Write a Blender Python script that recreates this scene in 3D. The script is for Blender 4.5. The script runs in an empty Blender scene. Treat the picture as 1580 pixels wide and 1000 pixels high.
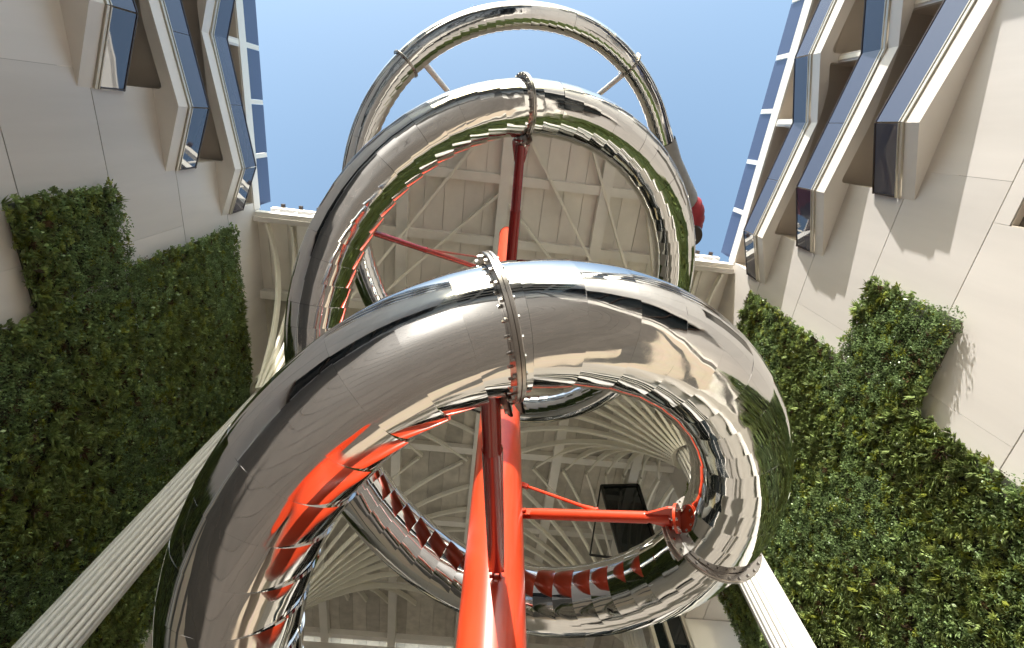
import bpy, math, random
import numpy as np
from mathutils import Vector, Matrix

SC = bpy.context.scene
COL = SC.collection
random.seed(7)
rng = np.random.default_rng(7)
EYE = 1.6                      # eye height above the courtyard floor
W = 12.5                       # half width of the courtyard
R_ = math.radians

# ------------------------------------------------------------------ camera
cam_d = bpy.data.cameras.new("camera")
cam = bpy.data.objects.new("camera", cam_d)
COL.objects.link(cam)
cam_d.sensor_fit = 'HORIZONTAL'
cam_d.sensor_width = 36.0
cam_d.lens = 36.0 * 747.0 / 1580.0
cam_d.clip_start = 0.05
cam_d.clip_end = 3000
M = Matrix(((0.99368775, -0.10313631, -0.04413112),
            (-0.11217453, -0.91784842, -0.38075078),
            (-0.00123644, 0.38329778, -0.923624))).to_4x4()
M.translation = (0, 0, EYE)
cam.matrix_world = M
SC.camera = cam

# ------------------------------------------------------------------ sky, sun, exposure
SUN_DIR = Vector((0.205, 0.843, -0.490)).normalized()     # travel of the light
to_sun = -SUN_DIR
world = bpy.data.worlds.new("World")
SC.world = world
world.use_nodes = True
nt = world.node_tree
nt.nodes.clear()
sky = nt.nodes.new('ShaderNodeTexSky')
sky.sky_type = 'NISHITA'
sky.sun_disc = False
sky.sun_elevation = math.asin(to_sun.z)
sky.sun_rotation = math.atan2(to_sun.x, to_sun.y)
sky.air_density = 1.0
sky.dust_density = 2.0
sky.ozone_density = 0.25
bg = nt.nodes.new('ShaderNodeBackground')
bg.inputs['Strength'].default_value = 0.087
wo = nt.nodes.new('ShaderNodeOutputWorld')
gain = nt.nodes.new('ShaderNodeVectorMath'); gain.operation = 'MULTIPLY'
gain.inputs[1].default_value = (0.99, 1.07, 0.98)
nt.links.new(sky.outputs[0], gain.inputs[0])
nt.links.new(gain.outputs[0], bg.inputs[0])
nt.links.new(bg.outputs[0], wo.inputs[0])

sun_d = bpy.data.lights.new("sun", 'SUN')
sun_d.energy = 2.22
sun_d.angle = R_(0.55)
sun_d.color = (1.0, 0.965, 0.91)
sun = bpy.data.objects.new("sun", sun_d)
COL.objects.link(sun)
sun.rotation_euler = SUN_DIR.to_track_quat('-Z', 'Y').to_euler()
sun.location = (-10, -40, 60)

SC.view_settings.view_transform = 'Standard'
SC.view_settings.look = 'None'
SC.view_settings.gamma = 1.0
SC.view_settings.use_curve_mapping = False
SC.view_settings.exposure = 2.22
SC.render.engine = 'CYCLES'
SC.cycles.max_bounces = 10
SC.cycles.diffuse_bounces = 5
SC.cycles.glossy_bounces = 7
SC.cycles.caustics_reflective = False
SC.cycles.caustics_refractive = False

# ------------------------------------------------------------------ materials
def new_mat(name):
    m = bpy.data.materials.new(name)
    m.use_nodes = True
    n = m.node_tree
    return m, n, n.nodes['Principled BSDF']

def paint(name, col, rough=0.5, metal=0.0, var=0.08, scale=1.2, bump=0.0, bscale=40, per_object=0.0, coat=0.0, streak=False, ior=1.5):
    m, n, p = new_mat(name)
    p.inputs['Roughness'].default_value = rough
    p.inputs['Metallic'].default_value = metal
    p.inputs['Coat Weight'].default_value = coat
    p.inputs['Coat Roughness'].default_value = 0.06
    p.inputs['IOR'].default_value = ior
    tc = n.nodes.new('ShaderNodeTexCoord')
    geo = n.nodes.new('ShaderNodeNewGeometry')
    mp = n.nodes.new('ShaderNodeMapping')
    if streak:
        mp.inputs['Scale'].default_value = (1.0, 1.0, 0.12)
    n.links.new(geo.outputs['Position'], mp.inputs[0])
    nz = n.nodes.new('ShaderNodeTexNoise')
    nz.inputs['Scale'].default_value = scale
    nz.inputs['Detail'].default_value = 5
    nz.inputs['Roughness'].default_value = 0.6
    n.links.new(mp.outputs[0], nz.inputs['Vector'])
    rmp = n.nodes.new('ShaderNodeMapRange')
    rmp.inputs['From Min'].default_value = 0.3
    rmp.inputs['From Max'].default_value = 0.7
    rmp.inputs['To Min'].default_value = 1 - var
    rmp.inputs['To Max'].default_value = 1 + var
    n.links.new(nz.outputs['Fac'], rmp.inputs['Value'])
    val = rmp.outputs[0]
    if per_object:
        oi = n.nodes.new('ShaderNodeObjectInfo')
        r2 = n.nodes.new('ShaderNodeMapRange')
        r2.inputs['To Min'].default_value = 1 - per_object
        r2.inputs['To Max'].default_value = 1 + per_object
        n.links.new(oi.outputs['Random'], r2.inputs['Value'])
        mu = n.nodes.new('ShaderNodeMath'); mu.operation = 'MULTIPLY'
        n.links.new(val, mu.inputs[0]); n.links.new(r2.outputs[0], mu.inputs[1])
        val = mu.outputs[0]
    vm = n.nodes.new('ShaderNodeVectorMath'); vm.operation = 'SCALE'
    vm.inputs[0].default_value = col
    n.links.new(val, vm.inputs['Scale'])
    n.links.new(vm.outputs[0], p.inputs['Base Color'])
    if bump:
        bz = n.nodes.new('ShaderNodeTexNoise')
        bz.inputs['Scale'].default_value = bscale
        bz.inputs['Detail'].default_value = 4
        n.links.new(geo.outputs['Position'], bz.inputs['Vector'])
        b = n.nodes.new('ShaderNodeBump')
        b.inputs['Strength'].default_value = bump
        b.inputs['Distance'].default_value = 0.01
        n.links.new(bz.outputs['Fac'], b.inputs['Height'])
        n.links.new(b.outputs[0], p.inputs['Normal'])
    return m

WALL = paint('pale_stone_panel', (0.635, 0.60, 0.57), 0.42, var=0.09, scale=0.5, bump=0.12, bscale=9, per_object=0.07, streak=True)
FIN = paint('white_cladding', (0.74, 0.70, 0.65), 0.4, var=0.03, scale=0.8)
LOGGIA = paint('beige_render', (0.56, 0.50, 0.43), 0.6, var=0.05, scale=0.7)
BACKING = paint('dark_joint', (0.16, 0.145, 0.13), 0.8)
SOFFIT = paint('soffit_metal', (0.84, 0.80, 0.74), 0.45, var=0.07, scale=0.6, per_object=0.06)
SHADESOFFIT = paint('soffit_shaded', (0.58, 0.545, 0.48), 0.7, var=0.16, scale=1.5, per_object=0.2)  # darker copy of the soffit metal; shade of the deep rows put into colour
BEAM = paint('cream_beam', (0.88, 0.85, 0.79), 0.45, var=0.04)
RIB = paint('cream_rib', (0.86, 0.83, 0.73), 0.4, var=0.03)
FLUTE = paint('white_column', (0.54, 0.525, 0.50), 0.38, var=0.04, scale=0.7, streak=True)
RED = paint('red_paint', (0.56, 0.050, 0.015), 0.30, var=0.12, scale=2.2, coat=0.35, bump=0.05, bscale=3)
DEEPRED = paint('deep_red_paint', (0.26, 0.008, 0.010), 0.25, var=0.05, coat=0.4)
REDCLOTH = paint('red_fabric', (0.30, 0.02, 0.03), 0.6, var=0.15, scale=4)
GREYCLOTH = paint('grey_sheet', (0.33, 0.32, 0.31), 0.5, metal=0.3, var=0.1, scale=3)
RAILM = paint('rail_metal', (0.62, 0.58, 0.50), 0.35, metal=0.4)
DARKM = paint('dark_bronze', (0.035, 0.020, 0.014), 0.35)
BLACKM = paint('black_metal', (0.012, 0.012, 0.013), 0.35)
BOLTM = paint('bolt_steel', (0.52, 0.50, 0.48), 0.22, metal=1.0)
FLANGEM = paint('flange_steel', (0.42, 0.39, 0.36), 0.25, metal=1.0)
DIVIDER = paint('white_divider', (0.78, 0.75, 0.68), 0.5, var=0.02)
SOIL = paint('dark_felt', (0.05, 0.055, 0.035), 0.9)
BLDG = paint('far_render', (0.45, 0.40, 0.34), 0.7)

def glass_mat(name, col, rough=0.02, spec=1.0, ior=1.9):
    m, n, p = new_mat(name)
    p.inputs['Base Color'].default_value = (*col, 1)
    p.inputs['Roughness'].default_value = rough
    p.inputs['IOR'].default_value = ior
    g = n.nodes.new('ShaderNodeNewGeometry')
    nz = n.nodes.new('ShaderNodeTexNoise'); nz.inputs['Scale'].default_value = 0.7
    n.links.new(g.outputs['Position'], nz.inputs['Vector'])
    b = n.nodes.new('ShaderNodeBump'); b.inputs['Strength'].default_value = 0.03; b.inputs['Distance'].default_value = 0.05
    n.links.new(nz.outputs['Fac'], b.inputs['Height']); n.links.new(b.outputs[0], p.inputs['Normal'])
    return m
GLASS = glass_mat('blue_tinted_glass', (0.060, 0.066, 0.105), ior=2.1)
DGLASS = glass_mat('dark_glass', (0.012, 0.016, 0.018), ior=1.6)
ROOFGLASS = glass_mat('roof_glass', (0.055, 0.075, 0.15), 0.05, ior=1.8)

# mirror-polished steel with slight hand-rolled waviness
STEEL, n, p = new_mat('mirror_steel')
p.inputs['Metallic'].default_value = 1.0
p.inputs['Roughness'].default_value = 0.035
p.inputs['Base Color'].default_value = (0.70, 0.69, 0.675, 1)
g0 = n.nodes.new('ShaderNodeNewGeometry')
sm = n.nodes.new('ShaderNodeTexNoise'); sm.inputs['Scale'].default_value = 5.0; sm.inputs['Detail'].default_value = 6; sm.inputs['Roughness'].default_value = 0.7
n.links.new(g0.outputs['Position'], sm.inputs['Vector'])
smr = n.nodes.new('ShaderNodeMapRange'); smr.inputs['From Min'].default_value = 0.45; smr.inputs['From Max'].default_value = 0.75
smr.inputs['To Min'].default_value = 0.025; smr.inputs['To Max'].default_value = 0.15
n.links.new(sm.outputs['Fac'], smr.inputs['Value']); n.links.new(smr.outputs[0], p.inputs['Roughness'])
g = n.nodes.new('ShaderNodeNewGeometry')
oi = n.nodes.new('ShaderNodeObjectInfo')
ad = n.nodes.new('ShaderNodeVectorMath'); ad.operation = 'ADD'
sc_ = n.nodes.new('ShaderNodeVectorMath'); sc_.operation = 'SCALE'
cmb = n.nodes.new('ShaderNodeCombineXYZ')
n.links.new(oi.outputs['Random'], cmb.inputs[0]); n.links.new(oi.outputs['Random'], cmb.inputs[2])
n.links.new(cmb.outputs[0], sc_.inputs[0]); sc_.inputs['Scale'].default_value = 30
n.links.new(g.outputs['Position'], ad.inputs[0]); n.links.new(sc_.outputs[0], ad.inputs[1])
nz = n.nodes.new('ShaderNodeTexNoise'); nz.inputs['Scale'].default_value = 2.2; nz.inputs['Detail'].default_value = 1.5
n.links.new(ad.outputs[0], nz.inputs['Vector'])
b = n.nodes.new('ShaderNodeBump'); b.inputs['Strength'].default_value = 0.22; b.inputs['Distance'].default_value = 0.03
n.links.new(nz.outputs['Fac'], b.inputs['Height']); n.links.new(b.outputs[0], p.inputs['Normal'])

# leaves: colour per plant carried by a colour attribute (base tones raised to brighten the planting)
LEAF, n, p = new_mat('leaf')
at_ = n.nodes.new('ShaderNodeAttribute'); at_.attribute_name = 'leaf_colour'
n.links.new(at_.outputs['Color'], p.inputs['Base Color'])
p.inputs['Roughness'].default_value = 0.33
tr = n.nodes.new('ShaderNodeBsdfTranslucent')
n.links.new(at_.outputs['Color'], tr.inputs['Color'])
mx = n.nodes.new('ShaderNodeMixShader'); mx.inputs[0].default_value = 0.36
outn = n.nodes['Material Output']
n.links.new(p.outputs[0], mx.inputs[1]); n.links.new(tr.outputs[0], mx.inputs[2]); n.links.new(mx.outputs[0], outn.inputs['Surface'])

# paving: sandy slabs laid in rings round the mast
PAVE, n, p = new_mat('sandy_paving')
p.inputs['Roughness'].default_value = 0.55
g = n.nodes.new('ShaderNodeNewGeometry')
mp = n.nodes.new('ShaderNodeMapping'); mp.inputs['Location'].default_value = (-0.24, -3.4, 0)
n.links.new(g.outputs['Position'], mp.inputs[0])
wv = n.nodes.new('ShaderNodeTexWave'); wv.wave_type = 'RINGS'; wv.rings_direction = 'Z'
wv.inputs['Scale'].default_value = 0.55; wv.inputs['Distortion'].default_value = 0
n.links.new(mp.outputs[0], wv.inputs['Vector'])
cr = n.nodes.new('ShaderNodeValToRGB')
cr.color_ramp.elements[0].position = 0.0; cr.color_ramp.elements[0].color = (0.70, 0.70, 0.70, 1)
cr.color_ramp.elements[1].position = 0.06; cr.color_ramp.elements[1].color = (1, 1, 1, 1)
n.links.new(wv.outputs['Fac'], cr.inputs[0])
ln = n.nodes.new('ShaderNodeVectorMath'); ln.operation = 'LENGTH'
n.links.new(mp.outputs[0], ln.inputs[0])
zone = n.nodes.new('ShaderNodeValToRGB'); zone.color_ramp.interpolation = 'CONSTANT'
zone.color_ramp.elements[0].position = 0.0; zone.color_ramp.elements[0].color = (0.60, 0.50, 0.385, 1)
zone.color_ramp.elements[1].position = 0.26; zone.color_ramp.elements[1].color = (0.80, 0.75, 0.67, 1)  # paler outer zone added to bounce light up to soffit and walls
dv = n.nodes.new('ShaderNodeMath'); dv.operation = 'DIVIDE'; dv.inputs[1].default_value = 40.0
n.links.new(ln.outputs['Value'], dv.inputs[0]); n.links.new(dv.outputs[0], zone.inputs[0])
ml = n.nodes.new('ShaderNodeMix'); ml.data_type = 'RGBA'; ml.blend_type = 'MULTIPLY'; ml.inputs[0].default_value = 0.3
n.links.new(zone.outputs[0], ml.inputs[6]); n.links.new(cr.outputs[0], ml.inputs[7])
nz = n.nodes.new('ShaderNodeTexNoise'); nz.inputs['Scale'].default_value = 1.6; nz.inputs['Detail'].default_value = 6
n.links.new(g.outputs['Position'], nz.inputs['Vector'])
mixc = n.nodes.new('ShaderNodeMix'); mixc.data_type = 'RGBA'; mixc.blend_type = 'MULTIPLY'; mixc.inputs[0].default_value = 0.22
n.links.new(ml.outputs[2], mixc.inputs[6]); n.links.new(nz.outputs['Color'], mixc.inputs[7])
n.links.new(mixc.outputs[2], p.inputs['Base Color'])

# ------------------------------------------------------------------ helpers
def mesh(name, V, F, mat, smooth=False):
    me = bpy.data.meshes.new(name)
    me.from_pydata([tuple(v) for v in V], [], F)
    me.materials.append(mat)
    if smooth:
        me.polygons.foreach_set('use_smooth', [True] * len(me.polygons))
    me.update()
    return me

def obj(name, me, parent=None, loc=None):
    o = bpy.data.objects.new(name, me)
    COL.objects.link(o)
    if parent is not None:
        o.parent = parent
        if loc is not None:
            o.location = Vector(loc) - origin_of(parent)
        else:
            o.location = -origin_of(parent)
    elif loc is not None:
        o.location = loc
    return o

ORIG = {}
def origin_of(o):
    v = Vector((0, 0, 0))
    while o is not None:
        v += o.location
        o = o.parent
    return v

def thing(name, label, cat, loc=(0, 0, 0), group=None):
    o = bpy.data.objects.new(name, None)
    COL.objects.link(o)
    o.empty_display_size = 0.3
    o.location = loc
    o['label'] = label; o['category'] = cat
    if group: o['group'] = group
    return o

def box_vf(a, b):
    (x0, y0, z0), (x1, y1, z1) = a, b
    V = [(x0, y0, z0), (x1, y0, z0), (x1, y1, z0), (x0, y1, z0), (x0, y0, z1), (x1, y0, z1), (x1, y1, z1), (x0, y1, z1)]
    F = [(0, 3, 2, 1), (4, 5, 6, 7), (0, 1, 5, 4), (1, 2, 6, 5), (2, 3, 7, 6), (3, 0, 4, 7)]
    return V, F

def box(name, a, b, mat, parent=None):
    lo = [min(i, j) for i, j in zip(a, b)]; hi = [max(i, j) for i, j in zip(a, b)]
    V, F = box_vf(lo, hi)
    return obj(name, mesh(name, V, F, mat), parent)

def prism(name, poly, z0, z1, mat, parent=None):
    """vertical prism over a plan polygon"""
    area = sum(poly[i][0] * poly[(i + 1) % len(poly)][1] - poly[(i + 1) % len(poly)][0] * poly[i][1] for i in range(len(poly)))
    if area < 0: poly = poly[::-1]
    k = len(poly)
    V = [(x, y, z0) for x, y in poly] + [(x, y, z1) for x, y in poly]
    F = [tuple(range(k - 1, -1, -1)), tuple(range(k, 2 * k))] + [(i, (i + 1) % k, k + (i + 1) % k, k + i) for i in range(k)]
    return obj(name, mesh(name, V, F, mat), parent)

def frame(t):
    t = Vector(t).normalized()
    up = Vector((0, 0, 1)) if abs(t.z) < 0.95 else Vector((1, 0, 0))
    s = t.cross(up).normalized(); u = s.cross(t).normalized()
    return t, s, u

def tube_vf(pts, radii, seg=16, caps=True):
    pts = [Vector(q) for q in pts]
    V = []; F = []
    n = len(pts)
    for i, q in enumerate(pts):
        t = (pts[min(i + 1, n - 1)] - pts[max(i - 1, 0)])
        t, s, u = frame(t)
        r = radii[i] if hasattr(radii, '__len__') else radii
        for k in range(seg):
            a = 2 * math.pi * k / seg
            V.append(q + s * (r * math.cos(a)) + u * (r * math.sin(a)))
    for i in range(n - 1):
        for k in range(seg):
            k2 = (k + 1) % seg
            F.append((i * seg + k, i * seg + k2, (i + 1) * seg + k2, (i + 1) * seg + k))
    if caps:
        F.append(tuple(range(seg - 1, -1, -1))); F.append(tuple((n - 1) * seg + k for k in range(seg)))
    return V, F

def tube(name, pts, radii, mat, parent=None, seg=16):
    V, F = tube_vf(pts, radii, seg)
    me = mesh(name, V, F, mat, True)
    sharpen(me)
    return obj(name, me, parent)

def sharpen(me, ang=40):
    me.set_sharp_from_angle(angle=R_(ang))

def bar(name, a, b, w, h, mat, parent=None):
    a = Vector(a); b = Vector(b)
    t, s, u = frame(b - a)
    V = []
    for q in (a, b):
        for cs, cu in ((-1, -1), (1, -1), (1, 1), (-1, 1)):
            V.append(q + s * (cs * w / 2) + u * (cu * h / 2))
    F = [(3, 2, 1, 0), (4, 5, 6, 7), (0, 1, 5, 4), (1, 2, 6, 5), (2, 3, 7, 6), (3, 0, 4, 7)]
    return obj(name, mesh(name, V, F, mat), parent)

def join(parts):
    V = []; F = []
    for v, f in parts:
        o = len(V); V += list(v); F += [tuple(i + o for i in q) for q in f]
    return V, F

def Z(v): return EYE + v * W           # wall units above the eye -> metres above the floor

# ------------------------------------------------------------------ ground
V = []; F = []
gs = [-600, -60, -20, 0, 20, 60, 600]
for y in gs:
    for x in gs: V.append((x, y, 0))
for j in range(6):
    for i in range(6): F.append((j * 7 + i, j * 7 + i + 1, (j + 1) * 7 + i + 1, (j + 1) * 7 + i))
g_o = obj('ground', mesh('ground', V, F, PAVE))
g_o['kind'] = 'structure'
UNSEENFLOOR = paint('unseen_floor_tone', (0.44, 0.40, 0.35), 0.35, var=0.1, scale=1.0)  # unseen floor sheet added for tube reflections, lightened for bounce light
hf = obj('unseen_floor', mesh('unseen_floor', [(-15.3, 9.5, 0.006), (15.3, 9.5, 0.006), (15.3, 37.4, 0.006), (-15.3, 37.4, 0.006)], [(0, 1, 2, 3)], UNSEENFLOOR))
hf['kind'] = 'structure'
DARKDISC = paint('dark_reflection_disc', (0.105, 0.092, 0.080), 0.5, var=0.12, scale=2.0, per_object=0.10)  # unseen disc added to put a shaded floor tone into the tube reflections
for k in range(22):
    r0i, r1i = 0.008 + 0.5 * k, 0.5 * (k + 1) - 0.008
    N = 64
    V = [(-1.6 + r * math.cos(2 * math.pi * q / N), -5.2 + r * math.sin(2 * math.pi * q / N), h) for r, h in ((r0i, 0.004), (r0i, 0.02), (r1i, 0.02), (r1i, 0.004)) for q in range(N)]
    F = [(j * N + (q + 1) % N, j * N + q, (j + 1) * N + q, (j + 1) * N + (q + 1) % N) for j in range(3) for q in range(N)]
    io = obj('dark_disc_ring', mesh('dark_disc_ring', V, F, DARKDISC), g_o)

STREAKBAND = paint('dark_streak_band', (0.11, 0.10, 0.09), 0.4, var=0.15, scale=2.0)  # unseen bands added so the tube reflects dark streaks
for k, x in enumerate((-11.2, -8.6, -6.0, -3.4, 3.6, 6.2, 8.8, 11.4)):
    w_ = 0.45 if k % 2 else 0.30
    V, F = box_vf((x - w_, -33.0, 0.001), (x + w_, 9.3, 0.005))
    obj('streak_band', mesh('streak_band', V, F, STREAKBAND), g_o)
for y in (-29.0, -25.0, -21.0, -17.5):
    V, F = box_vf((-12.3, y - 0.4, 0.002), (12.3, y + 0.4, 0.009))
    obj('streak_band', mesh('streak_band', V, F, STREAKBAND), g_o)

# ------------------------------------------------------------------ courtyard wings
Y_END = 19.9
WALL_T = 0.18

def rounded(poly, r, n=4):
    """round the corners of an open polyline's inner vertices"""
    out = [poly[0]]
    for i in range(1, len(poly) - 1):
        p0, p1, p2 = Vector(poly[i - 1]), Vector(poly[i]), Vector(poly[i + 1])
        d0 = (p0 - p1); d1 = (p2 - p1)
        rr = min(r, d0.length * 0.45, d1.length * 0.45)
        a = p1 + d0.normalized() * rr; c = p1 + d1.normalized() * rr
        for k in range(n + 1):
            t = k / n
            q = a * (1 - t) ** 2 + p1 * (2 * t * (1 - t)) + c * t * t
            out.append((q.x, q.y))
    out.append(poly[-1])
    return out

def wing(s, name, label, joints, floors, slab_low, roof_lo, roof_hi):
    """s = -1 left wing, +1 right wing. joints: wall units of panel joints; floors: polylines (y, projection)"""
    root = thing(name, label, 'building', (s * W, 0, 0))
    X = lambda p: s * (W - p)                         # p metres out from the wall face
    # panel courses
    zs = [0.0] + [Z(j) for j in joints]
    top_cut = Z(roof_lo)
    zs = [z for z in zs if z < top_cut - 0.5] + [top_cut]
    cache = {}
    def panel(y0, y1, z0, z1):
        key = (round(y1 - y0, 3), round(z1 - z0, 3))
        if key not in cache:
            d = 0.016; e = 0.004
            V, F = box_vf((0 if s < 0 else -0, e, d), (WALL_T, key[0] - e, key[1] - d))
            if s < 0: V = [(-x, y, z) for x, y, z in V]; F = [q[::-1] for q in F]
            cache[key] = mesh('wall_panel', V, F, WALL)
        o = obj('wall_panel', cache[key], root, (s * W, y0, z0))
    openings = {}
    for k, fl in enumerate(floors):
        pr, valleys = fl
        zi = min(range(len(zs)), key=lambda i: abs(zs[i] - (Z(slab_low[k]) + 0.45)))
        openings[zi] = []
        e = pr[0][0]
        edges = [e - 0.12] + [v for v in valleys]
        prev = e - 0.15
        for v in valleys:
            openings[zi].append((v + 0.16, prev)); prev = v - 0.16
        fl.append(zi)
    for i in range(len(zs) - 1):
        z0, z1 = zs[i], zs[i + 1]
        if z0 > Z(1.98) + 0.2: continue
        ops = sorted(openings.get(i, []))
        if s > 0 and i == 3: ops = [(-3.6, 0.95)]
        yend = Y_END
        spans = []
        cur = -30.0
        for a, c in ops:
            if a > cur: spans.append((cur, a))
            cur = c
        spans.append((cur, yend))
        for a, c in spans:
            ncell = max(1, round((c - a) / 5.0))
            for q in range(ncell):
                panel(a + (c - a) * q / ncell, a + (c - a) * (q + 1) / ncell, z0, z1)
        if z1 - z0 > 0.3:
            for a, c in ops:
                if s > 0 and i == 3:
                    # small rounded alcove low on the right wing
                    zc0, zc1 = z0, z1 - 0.45
                    panel(a, c, z1 - 0.45, z1)
                    VV = [(0, 0, 0)]
                    box('alcove', (X(-0.9), a, z0), (X(-0.88), c, zc1), LOGGIA, root)
                    box('alcove', (X(-0.02), c - 0.02, z0), (X(-0.88), c + 0.0, zc1), LOGGIA, root)
                    box('alcove', (X(-0.02), a, zc1 - 0.02), (X(-0.88), c, zc1), LOGGIA, root)
                    continue
    # unseen dark glazing added along the foot to streak the tube reflections
    for k in range(9):
        y0 = -29.5 + k * 2.95
        box('streak_pane', (X(0.02), y0, 0.25), (X(0.06), y0 + 2.75, 4.6), DGLASS, root)
        box('streak_mullion', (X(0.02), y0 + 2.76, 0.0), (X(0.16), y0 + 2.94, 4.8), DARKM, root)
    box('streak_fascia', (X(0.015), -29.6, 4.81), (X(0.5), -2.9, 5.3), FIN, root)
    # solid core behind the panels
    box('wall_core', (X(-WALL_T - 0.02), -30.0, 0), (X(-WALL_T - 0.30), Y_END - 0.02, Z(slab_low[0]) - 0.9 if s > 0 else Z(slab_low[0]) - 0.3), BACKING, root)
    box('wall_core', (X(-4.0), -30.0, Z(slab_low[0]) - 0.2), (X(-4.3), Y_END - 0.02, Z(roof_lo) - 0.1), BACKING, root)
    yy = max(f[0][0][0] for f in floors) + 0.2
    box('wall_core', (X(-WALL_T - 0.02), yy, Z(slab_low[0]) - 0.3), (X(-WALL_T - 0.30), Y_END - 0.02, Z(1.9)), BACKING, root)
    # balconies
    H_SLAB = 0.043 * W
    for k, (pr, valleys, zi) in enumerate(floors):
        z0 = Z(slab_low[k]); z1 = z0 + H_SLAB
        below = floors[k - 1] if k > 0 else None
        e = pr[0][0]
        outer = [(X(pp), y) for y, pp in pr]
        yb = pr[-1][0]
        # soffit pockets over the openings of the floor below
        back = []                                     # wall-side run from yb up to e, with pocket notches
        def proj_at(y):
            for (ya, pa), (yc, pc) in zip(pr, pr[1:]):
                if yc <= y <= ya:
                    return pa + (pc - pa) * (ya - y) / (ya - yc)
            return 0.0
        run = [(X(-0.05), yb)]
        if below is not None:
            for a, c in sorted(openings[below[2]]):
                a = max(a, yb + 0.2); c2 = min(c, e - 0.1)
                if c2 - a < 0.5: continue
                ys = np.linspace(a, c2, 9)
                ds = [max(0.0, proj_at(y) - 0.40) for y in ys]
                pts = [(X(-0.05), a)] + [(X(dv), y) for y, dv in zip(ys, ds)] + [(X(-0.05), c2)]
                lid = [(X(-0.05), a - 0.1)] + [(X(dv + 0.12), y) for y, dv in zip(ys, ds)] + [(X(-0.05), c2 + 0.1)]
                prism('pocket_lid', lid, z1 - 0.03, z1 - 0.004, LOGGIA, root)
                pts = rounded(pts, 0.22)
                run += pts
        run.append((X(-0.05), e))
        bal = prism('balcony', outer + run, z0, z1, FIN, root)
        # underside lining, loggia shell behind the openings
        zi = floors[k][2]
        for a, c in sorted(openings[zi]):
            zt = zs[zi + 1] if zi + 1 < len(zs) else z0 + 3
            lz0 = z1; lz1 = (Z(slab_low[k + 1]) + H_SLAB - 0.02) if k + 1 < len(floors) else Z(1.985)
            dp = 2.2
            # back wall, ceiling, two cheeks
            parts = [box_vf(*sorted_box((X(-dp), a, lz0), (X(-dp - 0.05), c, lz1))),
                     box_vf(*sorted_box((X(-0.02), a, lz1), (X(-dp), c, lz1 + 0.03))),
                     box_vf(*sorted_box((X(-0.03), a - 0.06, lz0), (X(-dp), a - 0.005, lz1))),
                     box_vf(*sorted_box((X(-0.03), c + 0.005, lz0), (X(-dp), c + 0.06, lz1))),
                     box_vf(*sorted_box((X(-0.03), a, lz0 - 0.05), (X(-dp), c, lz0)))]
            Vv, Ff = join(parts)
            obj('loggia', mesh('loggia', Vv, Ff, LOGGIA), root)
            # dark window at the back of the loggia
            box('loggia_window', (X(-dp + 0.03), a + 0.5, lz0 + 0.1), (X(-dp + 0.06), c - 0.5, lz0 + 2.2), DGLASS, root)
        # valleys: white partition between neighbours
        for v in valleys:
            pv = proj_at(v)
            zt = Z(slab_low[k + 1]) - 0.01 if k + 1 < len(floors) else Z(1.98)
            box('partition', (X(max(pv - 0.02, 0.05)), v - 0.07, z1 + 0.004), (X(-2.0), v + 0.07, zt), DIVIDER, root)
        # base rail, glass balustrade, handrail following the zigzag
        def off(y, pp, d): return (X(pp + d), y)
        for (ya, pa), (yc, pc) in zip(pr, pr[1:]):
            t = Vector((X(pc) - X(pa), yc - ya)); L = t.length
            nrm = Vector((-s, 0)) if abs(t.y) < 1e-6 else Vector((t.y, -t.x)).normalized()
            if nrm.x * s > 0: nrm = -nrm
            def strip(nm, d0, d1, za, zb, mat, f0=0.0, f1=1.0):
                pA = Vector((X(pa), ya)) + t * f0; pC = Vector((X(pa), ya)) + t * f1
                poly = [pA + nrm * d0, pC + nrm * d0, pC + nrm * d1, pA + nrm * d1]
                return prism(nm, [(q.x, q.y) for q in poly], za, zb, mat, bal)
            strip('base_rail', -0.02, 0.055, z1 + 0.03, z1 + 0.13, RAILM)
            strip('base_rail', 0.03, 0.075, z1 + 0.16, z1 + 0.20, RAILM)
            npan = max(1, round(L / 2.7))
            zg = z1 + 0.17
            for q in range(npan):
                strip('glass_pane', 0.035, 0.06, zg + 0.035, zg + 1.0, GLASS, q / npan + 0.006 / L, (q + 1) / npan - 0.012 / L)
            strip('handrail', 0.015, 0.08, zg + 1.004, zg + 1.055, DARKM)
        # end post where the balcony returns to the wall
        box('end_post', (X(-0.0), e - 0.04, z1 + 0.21), (X(0.10), e + 0.0, z1 + 1.22), DARKM, bal)
    # roof edge: white band, tinted glass screens between white posts
    band = box('roof_band', (X(0.03), -30.0, Z(1.99)), (X(-0.5), 5.5, Z(roof_lo)), FIN, root)
    ydiv = [5.5, 2.95, 0.45, -1.95, -4.35, -6.75, -9.2, -11.6, -14.0, -16.4, -18.8, -21.2, -23.6, -26.0, -28.4]
    for a, c in zip(ydiv, ydiv[1:]):
        box('roof_screen', (X(-0.04), c + 0.12, Z(roof_lo) + 0.02), (X(-0.07), a - 0.12, Z(roof_hi)), ROOFGLASS, root)
        box('screen_rib', (X(-0.075), (a + c) / 2 - 0.05, Z(roof_lo) + 0.02), (X(-0.16), (a + c) / 2 + 0.05, Z(roof_hi) - 0.02), DARKM, root)
        box('screen_post', (X(0.02), c - 0.10, Z(roof_lo) + 0.003), (X(-0.16), c + 0.10, Z(roof_hi) - 0.15), FIN, root)
    # sloping wall head under the canopy
    Vh = [(X(0), 5.55, Z(1.72)), (X(0), Y_END, Z(1.72)), (X(0), Y_END, Z(1.80)), (X(0), 13.3, Z(1.885)), (X(0), 5.55, Z(1.966))]
    Vh2 = [(X(-WALL_T), y, z) for _, y, z in Vh]
    F = [tuple(range(5)), tuple(range(9, 4, -1))] + [(i, i + 5, (i + 1) % 5 + 5, (i + 1) % 5) for i in range(5)]
    if s > 0: pass
    return root

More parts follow.
